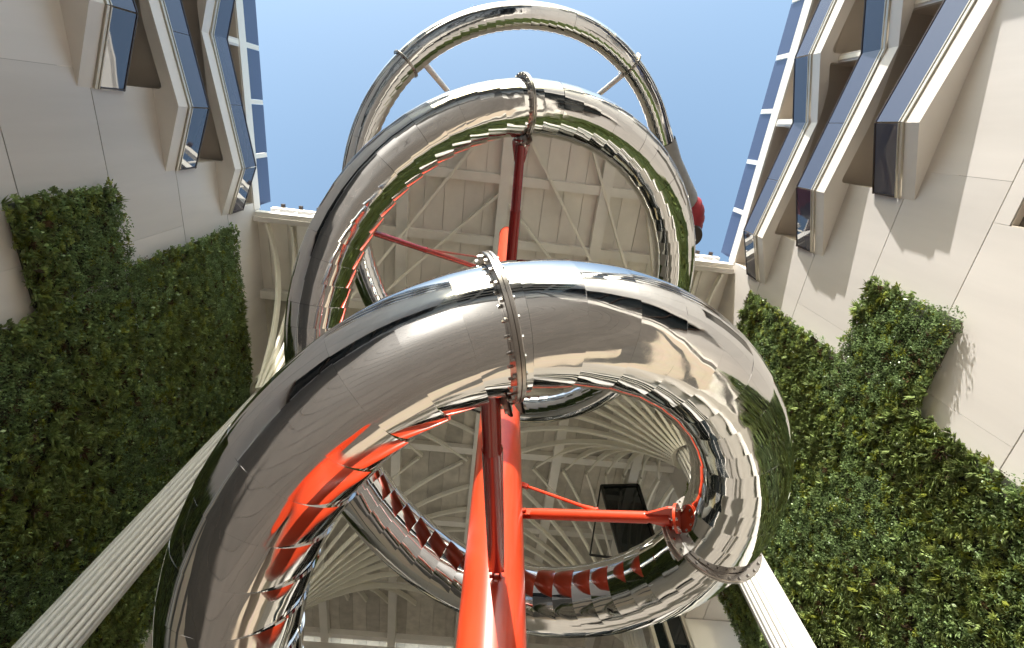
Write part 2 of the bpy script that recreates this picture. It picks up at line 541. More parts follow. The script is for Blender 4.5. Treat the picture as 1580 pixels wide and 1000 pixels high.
def sorted_box(a, b):
    return [min(i, j) for i, j in zip(a, b)], [max(i, j) for i, j in zip(a, b)]

def teeth(e, a0, v0, ymin=-26.0, P=0.81, long=4.85, short=2.45):
    pr = [(e, 0.0), (a0, P), (v0, 0.05)]
    val = [v0]
    y = v0
    while y > ymin:
        pr.append((y - short, P)); y -= short + long; pr.append((y, 0.05)); val.append(y)
    return [pr, val]

u = W
right = wing(1, 'apartment_wing', 'sunlit pale wing on the right with zigzag glass balconies throwing shadows on the wall',
     [0.25, 0.50, 0.75, 0.993, 1.244, 1.503, 1.757],
     [teeth(0.064 * u, -0.107 * u, -0.40 * u), teeth(0.271 * u, 0.085 * u, -0.301 * u), teeth(0.447 * u, 0.278 * u, -0.114 * u)],
     [1.209, 1.462, 1.717], 2.043, 2.148)
left = wing(-1, 'apartment_wing', 'shaded pale wing on the left with zigzag glass balconies and a dark planted wall',
     [0.26, 0.515, 0.775, 1.031, 1.276, 1.54, 1.795],
     [teeth(0.035 * u, -0.143 * u, -0.45 * u), teeth(0.246 * u, 0.062 * u, -0.32 * u), teeth(0.424 * u, 0.256 * u, -0.155 * u)],
     [1.238, 1.494, 1.757], 2.039, 2.147)

# ------------------------------------------------------------------ green walls
def leaf_proto(kind):
    """one plant: list of leaf quads (two triangles folded along the midrib) and a per-leaf tint; base at origin, growing along +x"""
    Vs = []; Fs = []; tint = []
    def leaf(base, d, L, w, droop, tt):
        d = Vector(d).normalized()
        s = d.cross(Vector((random.uniform(-.3, .3), random.uniform(-.3, .3), 1))).normalized()
        nn = s.cross(d).normalized()
        base = Vector(base)
        mid = base + d * (L * 0.5) + nn * (0.06 * L)
        tip = base + d * L - Vector((0, 0, 1)) * (droop * L)
        o = len(Vs)
        Vs.extend([base, mid + s * w * 0.5 - nn * 0.15 * w, tip, mid - s * w * 0.5 - nn * 0.15 * w])
        Fs.append((o, o + 1, o + 2)); Fs.append((o, o + 2, o + 3))
        tint.append(tt); tint.append(tt)
    if kind == 0:      # fern tuft: long arching fronds
        for i in range(20):
            a = random.uniform(0, 2 * math.pi); el = random.uniform(0.25, 1.1)
            d = (math.sin(el) * 0.8 + 0.35, math.cos(a) * math.cos(el), math.sin(a) * math.cos(el) + 0.15)
            leaf((0, 0, 0), d, random.uniform(0.24, 0.42), random.uniform(0.035, 0.06), 0.35, random.uniform(0.7, 1.25))
    elif kind == 1:    # broad leaves
        for i in range(16):
            bx = (random.uniform(0.0, 0.14), random.uniform(-0.12, 0.12), random.uniform(-0.12, 0.12))
            d = (random.uniform(0.3, 1.0), random.uniform(-1, 1), random.uniform(-0.8, 0.8))
            leaf(bx, d, random.uniform(0.12, 0.20), random.uniform(0.08, 0.12), 0.25, random.uniform(0.7, 1.3))
    elif kind == 2:    # small-leaved shrublet
        for i in range(34):
            bx = (random.uniform(0.0, 0.20), random.uniform(-0.16, 0.16), random.uniform(-0.16, 0.16))
            d = (random.uniform(0.0, 1.0), random.uniform(-1, 1), random.uniform(-0.7, 1))
            leaf(bx, d, random.uniform(0.07, 0.12), random.uniform(0.04, 0.065), 0.1, random.uniform(0.65, 1.35))
    else:              # rosette
        for i in range(22):
            a = i * 2.4; el = 0.2 + 1.1 * i / 22
            d = (math.sin(el) + 0.2, math.cos(a) * math.cos(el), math.sin(a) * math.cos(el))
            leaf((0.03, 0, 0), d, 0.17 + 0.08 * (1 - i / 22), 0.055, 0.15, random.uniform(0.75, 1.25))
    return np.array([tuple(v) for v in Vs]), np.array(Fs), np.array(tint)

PROTO = [[leaf_proto(k) for _ in range(4)] for k in range(4)]
BASEC = np.array([(0.255, 0.325, 0.115), (0.215, 0.290, 0.112), (0.190, 0.268, 0.115), (0.305, 0.355, 0.110)])

def green_wall(s, label, steps, seed):
    """steps: list of (y0, y1, z0, z1) rectangles that tile the staircase shape"""
    r = np.random.default_rng(seed)
    root = thing('green_wall', label, 'living wall', (s * (W - 0.02), 12, 1.0))
    for (y0, y1, z0, z1) in steps:
        box('backing_panel', (s * (W - 0.004), y0 + 0.12, z0 + 0.12), (s * (W - 0.07), y1 - 0.12, z1 - 0.12), SOIL, root)
    allV = []; allF = []; allC = []; off = 0
    def inside(y, z):
        return any(y0 <= y <= y1 and z0 <= z <= z1 for y0, y1, z0, z1 in steps)
    pts = []
    for (y0, y1, z0, z1) in steps:
        d = 0.132
        ny, nz_ = int((y1 - y0) / d), int((z1 - z0) / d)
        for j in range(nz_ + 1):
            z = z0 + (j + 0.5 * 0) * d + 0.02
            sparse = z < Z(0.42)
            for i in range(ny + 1):
                if sparse and r.random() < 0.45: continue
                yy_ = y0 + i * d + r.uniform(-0.09, 0.09) + (0.09 if j % 2 else 0)
                zz_ = z + r.uniform(-0.09, 0.09)
                pts.append((yy_, zz_))
    # species drift in patches
    f1 = r.uniform(0, 6.28, 8)
    for (y, z) in pts:
        sp = math.sin(0.9 * y + f1[0] + 1.3 * math.sin(0.7 * z + f1[1])) + math.sin(1.1 * z + f1[2] + math.sin(0.8 * y + f1[3])) + r.normal(0, 0.9)
        k = 0 if sp > 1.0 else 3 if sp > 0.45 else 1 if sp > -0.5 else 2
        Vp, Fp, tp = PROTO[k][r.integers(0, 4)]
        a = r.uniform(-0.7, 0.7) + (math.pi if r.random() < 0.35 else 0)
        sc = r.uniform(0.52, 0.88)
        ca, sa = math.cos(a), math.sin(a)
        Vn = Vp * sc
        yv = Vn[:, 1] * ca - Vn[:, 2] * sa; zv = Vn[:, 1] * sa + Vn[:, 2] * ca
        depth = 0.05 + max(0, 0.07 + 0.06 * math.sin(4.1 * y + f1[4] + 1.7 * math.sin(2.9 * z)) * math.sin(4.6 * z + f1[5] + 1.5 * math.sin(3.3 * y)) + r.normal(0, 0.035))
        xv = Vn[:, 0] * r.uniform(0.8, 1.2) + depth
        P = np.stack([s * (W - 0.03 - xv), y + yv, z + zv], 1)
        allV.append(P)
        f = Fp + off
        allF.append(f if s > 0 else f[:, ::-1]); off += len(P)
        c = BASEC[k] * r.uniform(0.65, 1.45)
        u_ = r.random()
        if u_ > 0.965: c = np.array((0.10, 0.065, 0.035)) * r.uniform(0.6, 1.2)
        elif u_ > 0.87: c = np.array((0.22, 0.25, 0.04)) * r.uniform(0.8, 1.2)
        allC.append(c[None, :] * tp[:, None])
    Vv = np.concatenate(allV); Ff = np.concatenate(allF); Cc = np.concatenate(allC)
    me = bpy.data.meshes.new('foliage')
    me.vertices.add(len(Vv)); me.vertices.foreach_set('co', Vv.astype(np.float32).ravel())
    me.loops.add(len(Ff) * 3); me.loops.foreach_set('vertex_index', Ff.astype(np.int32).ravel())
    me.polygons.add(len(Ff))
    me.polygons.foreach_set('loop_start', np.arange(0, len(Ff) * 3, 3, dtype=np.int32))
    me.update(calc_edges=True)
    at = me.attributes.new('leaf_colour', 'FLOAT_COLOR', 'FACE')
    at.data.foreach_set('color', np.concatenate([Cc, np.ones((len(Cc), 1))], 1).astype(np.float32).ravel())
    me.materials.append(LEAF)
    o = obj('foliage', me, root)
    o['kind'] = 'stuff'
    return root

green_wall(1, 'bright sunlit wall of mixed green plants stepping up the right wing', [
    (0.27 * u, 0.50 * u, Z(0.945), Z(1.228)), (0.50 * u, 1.575 * u, 0.4, Z(1.228)), (0.495 * u, 1.575 * u, Z(1.228), Z(1.768)),
    (0.27 * u, 0.50 * u, 0.4, Z(0.69))], 11)
green_wall(-1, 'dark shaded wall of mixed green plants stepping up the left wing', [
    (0.255 * u, 0.50 * u, Z(0.985), Z(1.272)), (0.50 * u, 1.63 * u, 0.4, Z(1.272)), (0.468 * u, 1.63 * u, Z(1.272), Z(1.808)),
    (0.27 * u, 0.50 * u, 0.4, Z(0.72))], 12)

# ------------------------------------------------------------------ canopy
can = thing('canopy', 'pale high canopy roof of long metal panels and beams behind the slide', 'canopy', (0, 20, 26.2))
ZB = EYE + 24.6
FRONT = [(-12.45, 5.75), (-8.6, 5.75), (-8.24, 5.4), (-6.93, 3.59), (-5.08, 1.58), (-2.74, -0.3), (0.19, -1.0), (3.19, -1.05), (5.92, 0.15), (7.98, 2.17), (9.1, 4.6), (9.4, 5.75), (12.45, 5.75)]
def front_y(x):
    if x <= FRONT[0][0] or x >= FRONT[-1][0]: return 5.75
    for (xa, ya), (xb, yb) in zip(FRONT, FRONT[1:]):
        if xa <= x <= xb: return ya + (yb - ya) * (x - xa) / (xb - xa)
ybeams = [2.6, 5.75, 10.0, 14.5, 19.0, 25.0, 31.0, 37.0, 43.0]
for i in range(-16, 16):
    x0, x1 = i + 0.012, i + 1 - 0.012
    rows = [-2.0] + ybeams
    for a, c in zip(rows, rows[1:]):
        if abs(i + 0.5) > 12.5 and c < 5.8: continue
        ya0, ya1 = max(a, front_y(x0) + 0.1), max(a, front_y(x1) + 0.1)
        if min(ya0, ya1) > c - 0.15: continue
        ya0 = min(ya0, c - 0.1); ya1 = min(ya1, c - 0.1)
        dz = random.uniform(0, 0.02)
        Vv = [(x0, ya0, 0), (x1, ya1, 0), (x1, c - 0.01, 0), (x0, c - 0.01, 0)]
        Vv = [(x, y, ZB + 0.55 + dz) for x, y, _ in Vv] + [(x, y, ZB + 0.62 + dz) for x, y, _ in Vv]
        obj('soffit_panel', mesh('soffit_panel', Vv, [(0, 3, 2, 1), (4, 5, 6, 7), (0, 1, 5, 4), (1, 2, 6, 5), (2, 3, 7, 6), (3, 0, 4, 7)], SOFFIT if a < 9 else SHADESOFFIT), can)
for y in ybeams:
    xl, xr = (-15.9, 15.9) if y > 6 else (-12.4, 12.4)
    if y < 5:
        xs = [x for x in np.linspace(-12, 12, 241) if front_y(x) < y - 0.2]; xl, xr = min(xs), max(xs)
    box('cross_beam', (xl, y - 0.22, ZB + 0.12), (xr, y + 0.22, ZB + 0.545), BEAM, can)
for x in (-15.0, -10.0, -5.0, 0.0, 5.0, 10.0, 15.0):
    y0 = front_y(x) + 0.15
    box('long_beam', (x - 0.28, y0, ZB), (x + 0.28, 43.0, ZB + 0.50), BEAM, can)
roof = prism('roof_deck', FRONT + [(16, 5.9), (16, 43.2), (-16, 43.2), (-16, 5.9)], ZB + 0.70, ZB + 0.95, FIN, can)
for (xa, ya), (xb, yb) in zip(FRONT, FRONT[1:]):
    a = Vector((xa, ya)); b_ = Vector((xb, yb)); t = (b_ - a).normalized(); nn = Vector((t.y, -t.x))
    q = [a, b_, b_ - nn * 0.25, a - nn * 0.25]
    prism('fascia', [(v.x, v.y) for v in q], ZB - 0.02, ZB + 1.05, FIN, can)
    q = [a - nn * 0.06, b_ - nn * 0.06, b_ - nn * 0.085, a - nn * 0.085]
    if abs(ya - 5.75) < 0.01 and abs(yb - 5.75) < 0.01:
        box('top_rail', (xa, ya - 0.1, ZB + 1.95), (xb, ya + 0.12, ZB + 2.35), FIN, can)
        L = xb - xa
        for k in range(4):
            box('rail_post', (xa + L * (k + 0.5) / 4 - 0.04, ya - 0.04, ZB + 1.055), (xa + L * (k + 0.5) / 4 + 0.04, ya + 0.04, ZB + 1.945), FIN, can)
            box('lamp_head', (xa + L * (k + 0.5) / 4 - 0.09, ya - 0.28, ZB + 2.36), (xa + L * (k + 0.5) / 4 + 0.09, ya - 0.06, ZB + 2.52), DARKM, can)

# ------------------------------------------------------------------ fluted palm columns
def palm(cx, cy, ztop, label, y_lo, y_hi, x_in, x_out):
    root = thing('palm_column', label, 'column', (cx, cy, 0), 'fluted columns fanning into ribs')
    Rc = 0.62; NF = 20; per = 8
    ring = []
    for k in range(NF * per):
        f = (k % per) / per
        lobe = math.sin(math.pi * f) ** 0.40
        r = Rc * (0.84 + 0.16 * lobe)
        a = 2 * math.pi * k / (NF * per)
        ring.append((r * math.cos(a), r * math.sin(a)))
    nr = len(ring)
    zz = [0.0, ztop * 0.5, ztop - 0.5]
    Vv = [(x, y, z) for z in zz for x, y in ring]
    Ff = [(j * nr + k, j * nr + (k + 1) % nr, (j + 1) * nr + (k + 1) % nr, (j + 1) * nr + k) for j in range(2) for k in range(nr)]
    me = mesh('shaft', Vv, Ff, FLUTE, True)
    sharpen(me, 50)
    obj('shaft', me, root, (cx, cy, 0))
    # hollow capital ring
    NR = 48
    prof = [(0.90, -0.45), (1.02, -0.40), (1.06, 0.0), (1.00, 0.12), (0.90, 0.06), (0.86, -0.3)]
    Vv = [(r * math.cos(2 * math.pi * k / NR), r * math.sin(2 * math.pi * k / NR), ztop + h) for r, h in prof for k in range(NR)]
    npf = len(prof)
    Ff = [(j * NR + k, j * NR + (k + 1) % NR, ((j + 1) % npf) * NR + (k + 1) % NR, ((j + 1) % npf) * NR + k) for j in range(npf) for k in range(NR)]
    me = mesh('capital_ring', Vv, Ff, RIB, True); sharpen(me, 35)
    obj('capital_ring', me, root, (cx, cy, 0))
    zt = ZB + 0.40
    NB = 36
    for k in range(NB):
        a = 2 * math.pi * (k + 0.5) / NB
        dx, dy = math.cos(a), math.sin(a)
        lim = 30.0
        for comp, lo, hi in ((dx, min(x_in, x_out) - cx, max(x_in, x_out) - cx), (dy, y_lo - cy, y_hi - cy)):
            if comp > 1e-4: lim = min(lim, hi / comp)
            elif comp < -1e-4: lim = min(lim, lo / comp)
        if lim < 3.6: continue
        while lim > 1.6 and cy + dy * lim < front_y(cx + dx * lim) + 0.35: lim -= 0.05
        if lim < (6.2 if dx * cx > 0 else 1.6): continue
        N = 12
        P = []
        r0 = 0.55
        for i in range(N + 1):
            uu = i / N
            r = r0 + (lim - r0) * uu ** 1.25
            f = (r - r0) / (lim - r0)
            z = (ztop - 1.1) + (zt - ztop + 1.1) * (1 - (1 - f) ** 2.3)
            P.append((Vector((dx * r, dy * r, z))))
        w2, h2 = 0.06, 0.17
        sd = Vector((-dy, dx, 0))
        Vv = []; Ff = []
        for i, q in enumerate(P):
            t = (P[min(i + 1, N)] - P[max(i - 1, 0)]).normalized()
            nrm = t.cross(sd).normalized()
            if nrm.z < 0: nrm = -nrm
            hh = h2
            for cs, cn in ((-1, -2), (1, -2), (1, 0), (-1, 0)):
                Vv.append(q + sd * (cs * w2) + nrm * (cn * hh))
        for i in range(N):
            for m_ in range(4):
                Ff.append((i * 4 + m_, i * 4 + (m_ + 1) % 4, (i + 1) * 4 + (m_ + 1) % 4, (i + 1) * 4 + m_))
        Ff.append((0, 3, 2, 1)); Ff.append((N * 4, N * 4 + 1, N * 4 + 2, N * 4 + 3))
        obj('rib', mesh('rib', Vv, Ff, RIB), root, (cx, cy, 0))
    return root

palm(10.0, 13.5, EYE + 20.0, 'bright fluted column before the sunlit right green wall, ribs fanning from its ring', 0.6, 19.7, 0.25, 12.3)
palm(-10.0, 13.1, EYE + 20.4, 'fluted white column in front of the dark left green wall', 0.6, 19.7, -0.25, -12.3)
palm(-10.0, 26.3, EYE + 20.2, 'far column at lower left whose ribs spread like a fan under the canopy', 19.9, 33.0, -0.25, -14.5)
palm(10.0, 26.3, EYE + 20.2, 'far column at lower right hidden behind the lowest mirrored loop', 19.9, 33.0, 0.25, 14.5)

# ------------------------------------------------------------------ pieces at the far end of the right wing
ex = thing('white_pavilion', 'white boxy bay with beige underside beyond the right wall', 'building', (12.2, 21, 0))
box('bay', (11.2, 20.2, EYE + 17.0), (14.2, 22.4, EYE + 18.6), FIN, ex)
box('bay_lining', (11.35, 20.35, EYE + 16.94), (12.25, 22.3, EYE + 16.996), LOGGIA, ex)
box('bay_lining', (12.28, 20.35, EYE + 16.94), (14.1, 22.3, EYE + 16.996), LOGGIA, ex)
box('end_wall', (11.25, 22.0, 0), (14.2, 22.4, EYE + 16.9), FIN, ex)
gs_ = thing('glazed_screen', 'tall glass screen with metal posts beside the white bay', 'glass screen', (10, 22.2, 0))
for x0, x1, mat in ((10.35, 11.15, DGLASS), (9.55, 10.1, DGLASS)):
    box('pane', (x0, 22.15, 0.2), (x1, 22.2, EYE + 17.4), mat, gs_)
for x in (9.45, 10.2, 11.2):
    box('post', (x - 0.09, 22.0, 0), (x + 0.09, 22.3, EYE + 17.5), RAILM, gs_)
box('head_rail', (9.3, 22.0, EYE + 17.51), (11.19, 22.3, EYE + 17.7), RAILM, gs_)

bf = thing('hanging_screen', 'black framed dark glass screen hanging under the canopy near the right arm', 'glass screen', (9, 20.6, 22))
P4 = [(7.95, 24.15), (10.4, 24.55), (10.25, 19.6), (8.1, 18.6)]
yb_ = 20.3
Vv = [(x, yb_, z + EYE) for x, z in P4] + [(x, yb_ + 0.05, z + EYE) for x, z in P4]
obj('pane', mesh('pane', Vv, [(0, 1, 2, 3), (7, 6, 5, 4), (0, 4, 5, 1), (1, 5, 6, 2), (2, 6, 7, 3), (3, 7, 4, 0)], DGLASS), bf)
for (xa, za), (xb, zb) in zip(P4, P4[1:] + P4[:1]):
    bar('frame', (xa, yb_ - 0.02, za + EYE), (xb, yb_ - 0.02, zb + EYE), 0.16, 0.16, BLACKM, bf)
bar('brace', (7.9, yb_ - 0.1, 24.1 + EYE), (6.4, yb_ - 0.1, 18.7 + EYE), 0.09, 0.09, BLACKM, bf)
bar('brace', (6.4, yb_ - 0.1, 18.7 + EYE), (8.1, yb_ - 0.1, 18.6 + EYE), 0.09, 0.09, BLACKM, bf)

# ------------------------------------------------------------------ mast
MX, MY = 0.328, 4.65
mast = thing('support_mast', 'tall bright red steel mast rising through the middle of the slide', 'mast', (MX, MY, 0))
tube('mast_tube', [(MX, MY, 0), (MX, MY, 4), (MX, MY, 9), (MX, MY, EYE + 21.6)], 0.342, RED, mast, 64)
tube('mast_cap', [(MX, MY, EYE + 21.6), (MX, MY, EYE + 21.68), (MX, MY, EYE + 21.85), (MX, MY, EYE + 21.92)], [0.355, 0.35, 0.35, 0.16], RED, mast, 48)
tube('base_plate', [(MX, MY, 0.002), (MX, MY, 0.06)], 0.65, RED, mast, 32)

def E3(p): return Vector((p[0], p[1], p[2] + EYE))

def arm(a, b, r, mat, brace_a=None, brace_f=0.6, fork=True, sleeve=0.72, gw=0.17):
    """a on the mast, b at the slide; parts of the mast"""
    a, b = E3(a), E3(b)
    d = (b - a).normalized(); L = (b - a).length
    p1 = a + d * min(0.16, 0.08 * L)
    ar = tube('arm', [p1, a + d * (L * sleeve - 0.01), a + d * (L * sleeve), a + d * (L * sleeve + 0.02), b], [r, r, r, r * 0.86, r * 0.86], mat, mast, 28)
    t, s, u_ = frame(d)
    bar('clevis', a - d * 0.03 + s * 0.035, p1 + d * 0.06 + s * 0.035, 0.018, r * 1.4, mat, ar)
    bar('clevis', a - d * 0.03 - s * 0.035, p1 + d * 0.06 - s * 0.035, 0.018, r * 1.4, mat, ar)
    tube('pin', [a + d * 0.06 - s * 0.08, a + d * 0.06 + s * 0.08], 0.022, mat, ar, 12)
    if fork:
        # flared gusset plates at the slide end
        for sg in (-1, 1):
            q = [b - d * 0.28 + s * (sg * r * 0.9), b + d * 0.02 + s * (sg * gw), b + d * 0.07 + s * (sg * gw), b + d * 0.07]
            off_ = u_ * 0.014
            Vv = [v + off_ for v in q] + [v - off_ for v in q]
            obj('gusset', mesh('gusset', Vv, [(0, 1, 2, 3), (7, 6, 5, 4), (0, 4, 5, 1), (1, 5, 6, 2), (2, 6, 7, 3), (3, 7, 4, 0)], mat), ar)
        q0 = b + d * 0.065
        Vv, Ff = tube_vf([q0, q0 + d * 0.03], gw * 0.94, 24)
        me = mesh('end_plate', Vv, Ff, mat, True); sharpen(me)
        obj('end_plate', me, ar)
        for k in range(8):
            an = 2 * math.pi * k / 8
            c = q0 + (s * math.cos(an) + u_ * math.sin(an)) * gw * 0.74
            tube('bolt', [c - d * 0.022, c + d * 0.05], 0.016, BOLTM, ar, 6)
    if brace_a is not None:
        ba = E3(brace_a); bb = a + d * (L * brace_f) + Vector((0, 0, r * 1.0))
        dd = (bb - ba).normalized()
        br = tube('brace', [ba + dd * 0.12, ba + dd * 0.2, bb - dd * 0.25, bb - dd * 0.12, bb], [0.016, 0.021, 0.021, 0.035, 0.035], mat, mast, 14)
        bar('clevis', ba - dd * 0.03, ba + dd * 0.14, 0.05, 0.06, mat, br)
        tube('pin', [bb + s * 0.06, bb - s * 0.06], 0.018, mat, br, 10)
    return ar

arm((0.33, 4.31, 3.66), (0.03, 1.60, 2.93), 0.085, DEEPRED, None, fork=False)
arm((0.67, 4.68, 4.91), (2.22, 3.86, 4.17), 0.068, RED, (0.66, 4.66, 5.44), 0.56, sleeve=0.86)
arm((0.33, 4.31, 9.0), (0.20, 0.33, 8.85), 0.10, DEEPRED, None, gw=0.15)
arm((0.03, 4.45, 14.8), (-2.05, 1.80, 7.55), 0.060, DEEPRED, (0.03, 4.45, 16.5), 0.72, fork=False)
STRUTS = (((-3.25, -1.62, 18.66), (-2.45, -0.45, 24.75)), ((4.25, -2.3, 21.68), (3.3, -1.1, 24.75)))

# ------------------------------------------------------------------ the slide
CP = np.array([[-1.35, 4.487, 2.038], [-1.598, 3.675, 2.218], [-1.531, 2.826, 2.415], [-1.17, 2.056, 2.626], [-0.566, 1.482, 2.845], [0.207, 1.2, 3.069], [1.045, 1.267, 3.297], [1.829, 1.685, 3.529], [2.449, 2.405, 3.764], [2.81, 3.334, 4.004], [2.83, 4.352, 4.257], [2.479, 5.32, 4.529], [1.797, 6.104, 4.808], [0.867, 6.563, 5.115], [-0.193, 6.592, 5.469], [-1.237, 6.164, 5.862], [-2.115, 5.322, 6.275], [-2.678, 4.166, 6.701], [-2.793, 2.841, 7.148], [-2.412, 1.528, 7.622], [-1.579, 0.429, 8.116], [-0.38, -0.249, 8.635], [1.025, -0.37, 9.182], [2.414, 0.123, 9.758], [3.554, 1.22, 10.361], [4.258, 2.795, 10.98], [4.405, 4.621, 11.606], [3.915, 6.418, 12.246], [2.804, 7.881, 12.912], [1.192, 8.729, 13.619], [-0.698, 8.775, 14.367], [-2.576, 7.95, 15.144], [-4.137, 6.326, 15.938], [-5.109, 4.11, 16.734], [-5.267, 1.617, 17.533], [-4.478, -0.769, 18.351], [-2.761, -2.644, 19.204], [-0.338, -3.698, 20.096], [2.374, -3.768, 21.014], [4.904, -2.614, 21.984], [6.846, -0.333, 22.989], [7.796, 2.793, 24.024]])
def curve_pt(a):
    uu = (a - 150.0) / 22.5
    i = int(np.clip(math.floor(uu), 1, len(CP) - 3)); f = uu - i
    b_ = np.array([(1 - f) ** 3, 3 * f ** 3 - 6 * f * f + 4, -3 * f ** 3 + 3 * f * f + 3 * f + 1, f ** 3]) / 6
    return b_ @ CP[i - 1:i + 3]
A0, A1 = 173.0, 1046.0
dense = [np.array(v) for v in ((-0.2, 12.2, -1.08), (-0.22, 11.0, -1.05), (-0.25, 9.9, -0.75), (-0.4, 8.6, -0.1), (-0.75, 7.3, 0.65), (-1.1, 6.2, 1.30), (-1.36, 5.2, 1.78), (-1.51, 4.4, 2.06))]
angs = np.arange(A0, A1, 1.0)
path = [curve_pt(a) for a in angs]
tail = [np.array(v) for v in ((6.95, 0.10, 23.15), (7.35, 0.85, 23.5))]
allp = dense + path + tail
ctrl = np.array(allp)
# Catmull-Rom densify only the coarse lead-in and tail
def densify(P):
    out = []
    for i in range(len(P) - 1):
        p0, p1, p2, p3 = P[max(i - 1, 0)], P[i], P[i + 1], P[min(i + 2, len(P) - 1)]
        n_ = max(1, int(np.linalg.norm(p2 - p1) / 0.05))
        for k in range(n_):
            t = k / n_
            out.append(0.5 * ((2 * p1) + (-p0 + p2) * t + (2 * p0 - 5 * p1 + 4 * p2 - p3) * t * t + (-p0 + 3 * p1 - 3 * p2 + p3) * t ** 3))
    out.append(P[-1])
    return np.array(out)
PT = densify(ctrl)
PT[:, 2] += EYE
cum = np.concatenate([[0], np.cumsum(np.linalg.norm(np.diff(PT, axis=0), axis=1))])
TOT = cum[-1]
def at_len(sv): return np.array([np.interp(sv, cum, PT[:, k]) for k in range(3)])
def len_of_angle(a):
    q = curve_pt(a) + np.array((0, 0, EYE))
    return cum[np.argmin(np.linalg.norm(PT - q, axis=1))]

slide = thing('tube_slide', 'mirror polished steel tube slide spiralling up in widening loops round the red mast', 'slide', (MX, MY, 0))
SEG = 0.345
nseg = int(TOT / SEG)
NS = 96
HARM = [(n_, random.uniform(0.0004, 0.0011) * (9 / n_), random.uniform(0, 6.28)) for n_ in (5, 8, 11, 14, 19)]
TR = 0.45
knots = np.linspace(0, TOT, nseg + 1)
KP = [Vector(at_len(sv)) for sv in knots]
def tangent(i):
    return (KP[min(i + 1, nseg)] - KP[max(i - 1, 0)]).normalized()
S_UP = len_of_angle(500.0)
def ring_pts(c, t, r):
    t, s_, u_ = frame(t)
    return [c + s_ * (r * math.cos(2 * math.pi * k / NS)) + u_ * (r * math.sin(2 * math.pi * k / NS)) for k in range(NS)]
for i in range(nseg):
    a, c = KP[i], KP[i + 1]
    ta, tc = tangent(i), tangent(i + 1)
    lip = 0.026 + random.uniform(-0.004, 0.004)
    wob = random.uniform(-0.0003, 0.0003)
    NU = 6
    upper = knots[i] > S_UP
    chord = 1.0 if upper else 0.25
    tilt = Vector((random.gauss(0, 1), random.gauss(0, 1), random.gauss(0, 1))) * (0.006 if upper else 0.0015)
    Vv = []
    harm = [(n_, (1.7 if upper else 1.0) * am * random.uniform(0.5, 1.5), ph + 0.25 * math.sin(i * 0.23 + n_) + random.uniform(-0.25, 0.25)) for n_, am, ph in HARM]
    def ring_row(uu, extra, shrink=0.0):
        sv = knots[i] + (knots[i + 1] - knots[i]) * uu
        pc = Vector(at_len(sv)) if 0 < uu < 1 else (a if uu <= 0 else c)
        pl = a.lerp(c, uu)
        t = ta.lerp(tc, uu) + tilt
        t, s_, u_ = frame(t)
        inw = Vector((MX - pc.x, MY - pc.y, 0)).normalized()
        for k in range(NS):
            an = 2 * math.pi * k / NS
            dr = s_ * math.cos(an) + u_ * math.sin(an)
            wave = sum(am * math.sin(n_ * an + ph) for n_, am, ph in harm)
            w = max(0.0, dr.dot(inw) * 1.15 - 0.10)
            w = min(1.0, w)
            w = w * w * (3 - 2 * w)
            ctr = pc.lerp(pl, max(w, chord))
            Vv.append(ctr + dr * (TR - 0.008 + wob + wave + lip * uu * w - shrink) + t * extra * w)
    ring_row(0.0, 0.0, 0.02)
    for q in range(NU + 1):
        ring_row(q / NU, 0.018 if q == NU else 0.0)
    ring_row(1.0, 0.018, 0.02)
    nrw = NU + 3
    Ff = [(j * NS + k, j * NS + (k + 1) % NS, (j + 1) * NS + (k + 1) % NS, (j + 1) * NS + k) for j in range(nrw - 1) for k in range(NS)]
    me = mesh('tube_segment', Vv, Ff, STEEL, True)
    sharpen(me, 25)
    obj('tube_segment', me, slide)

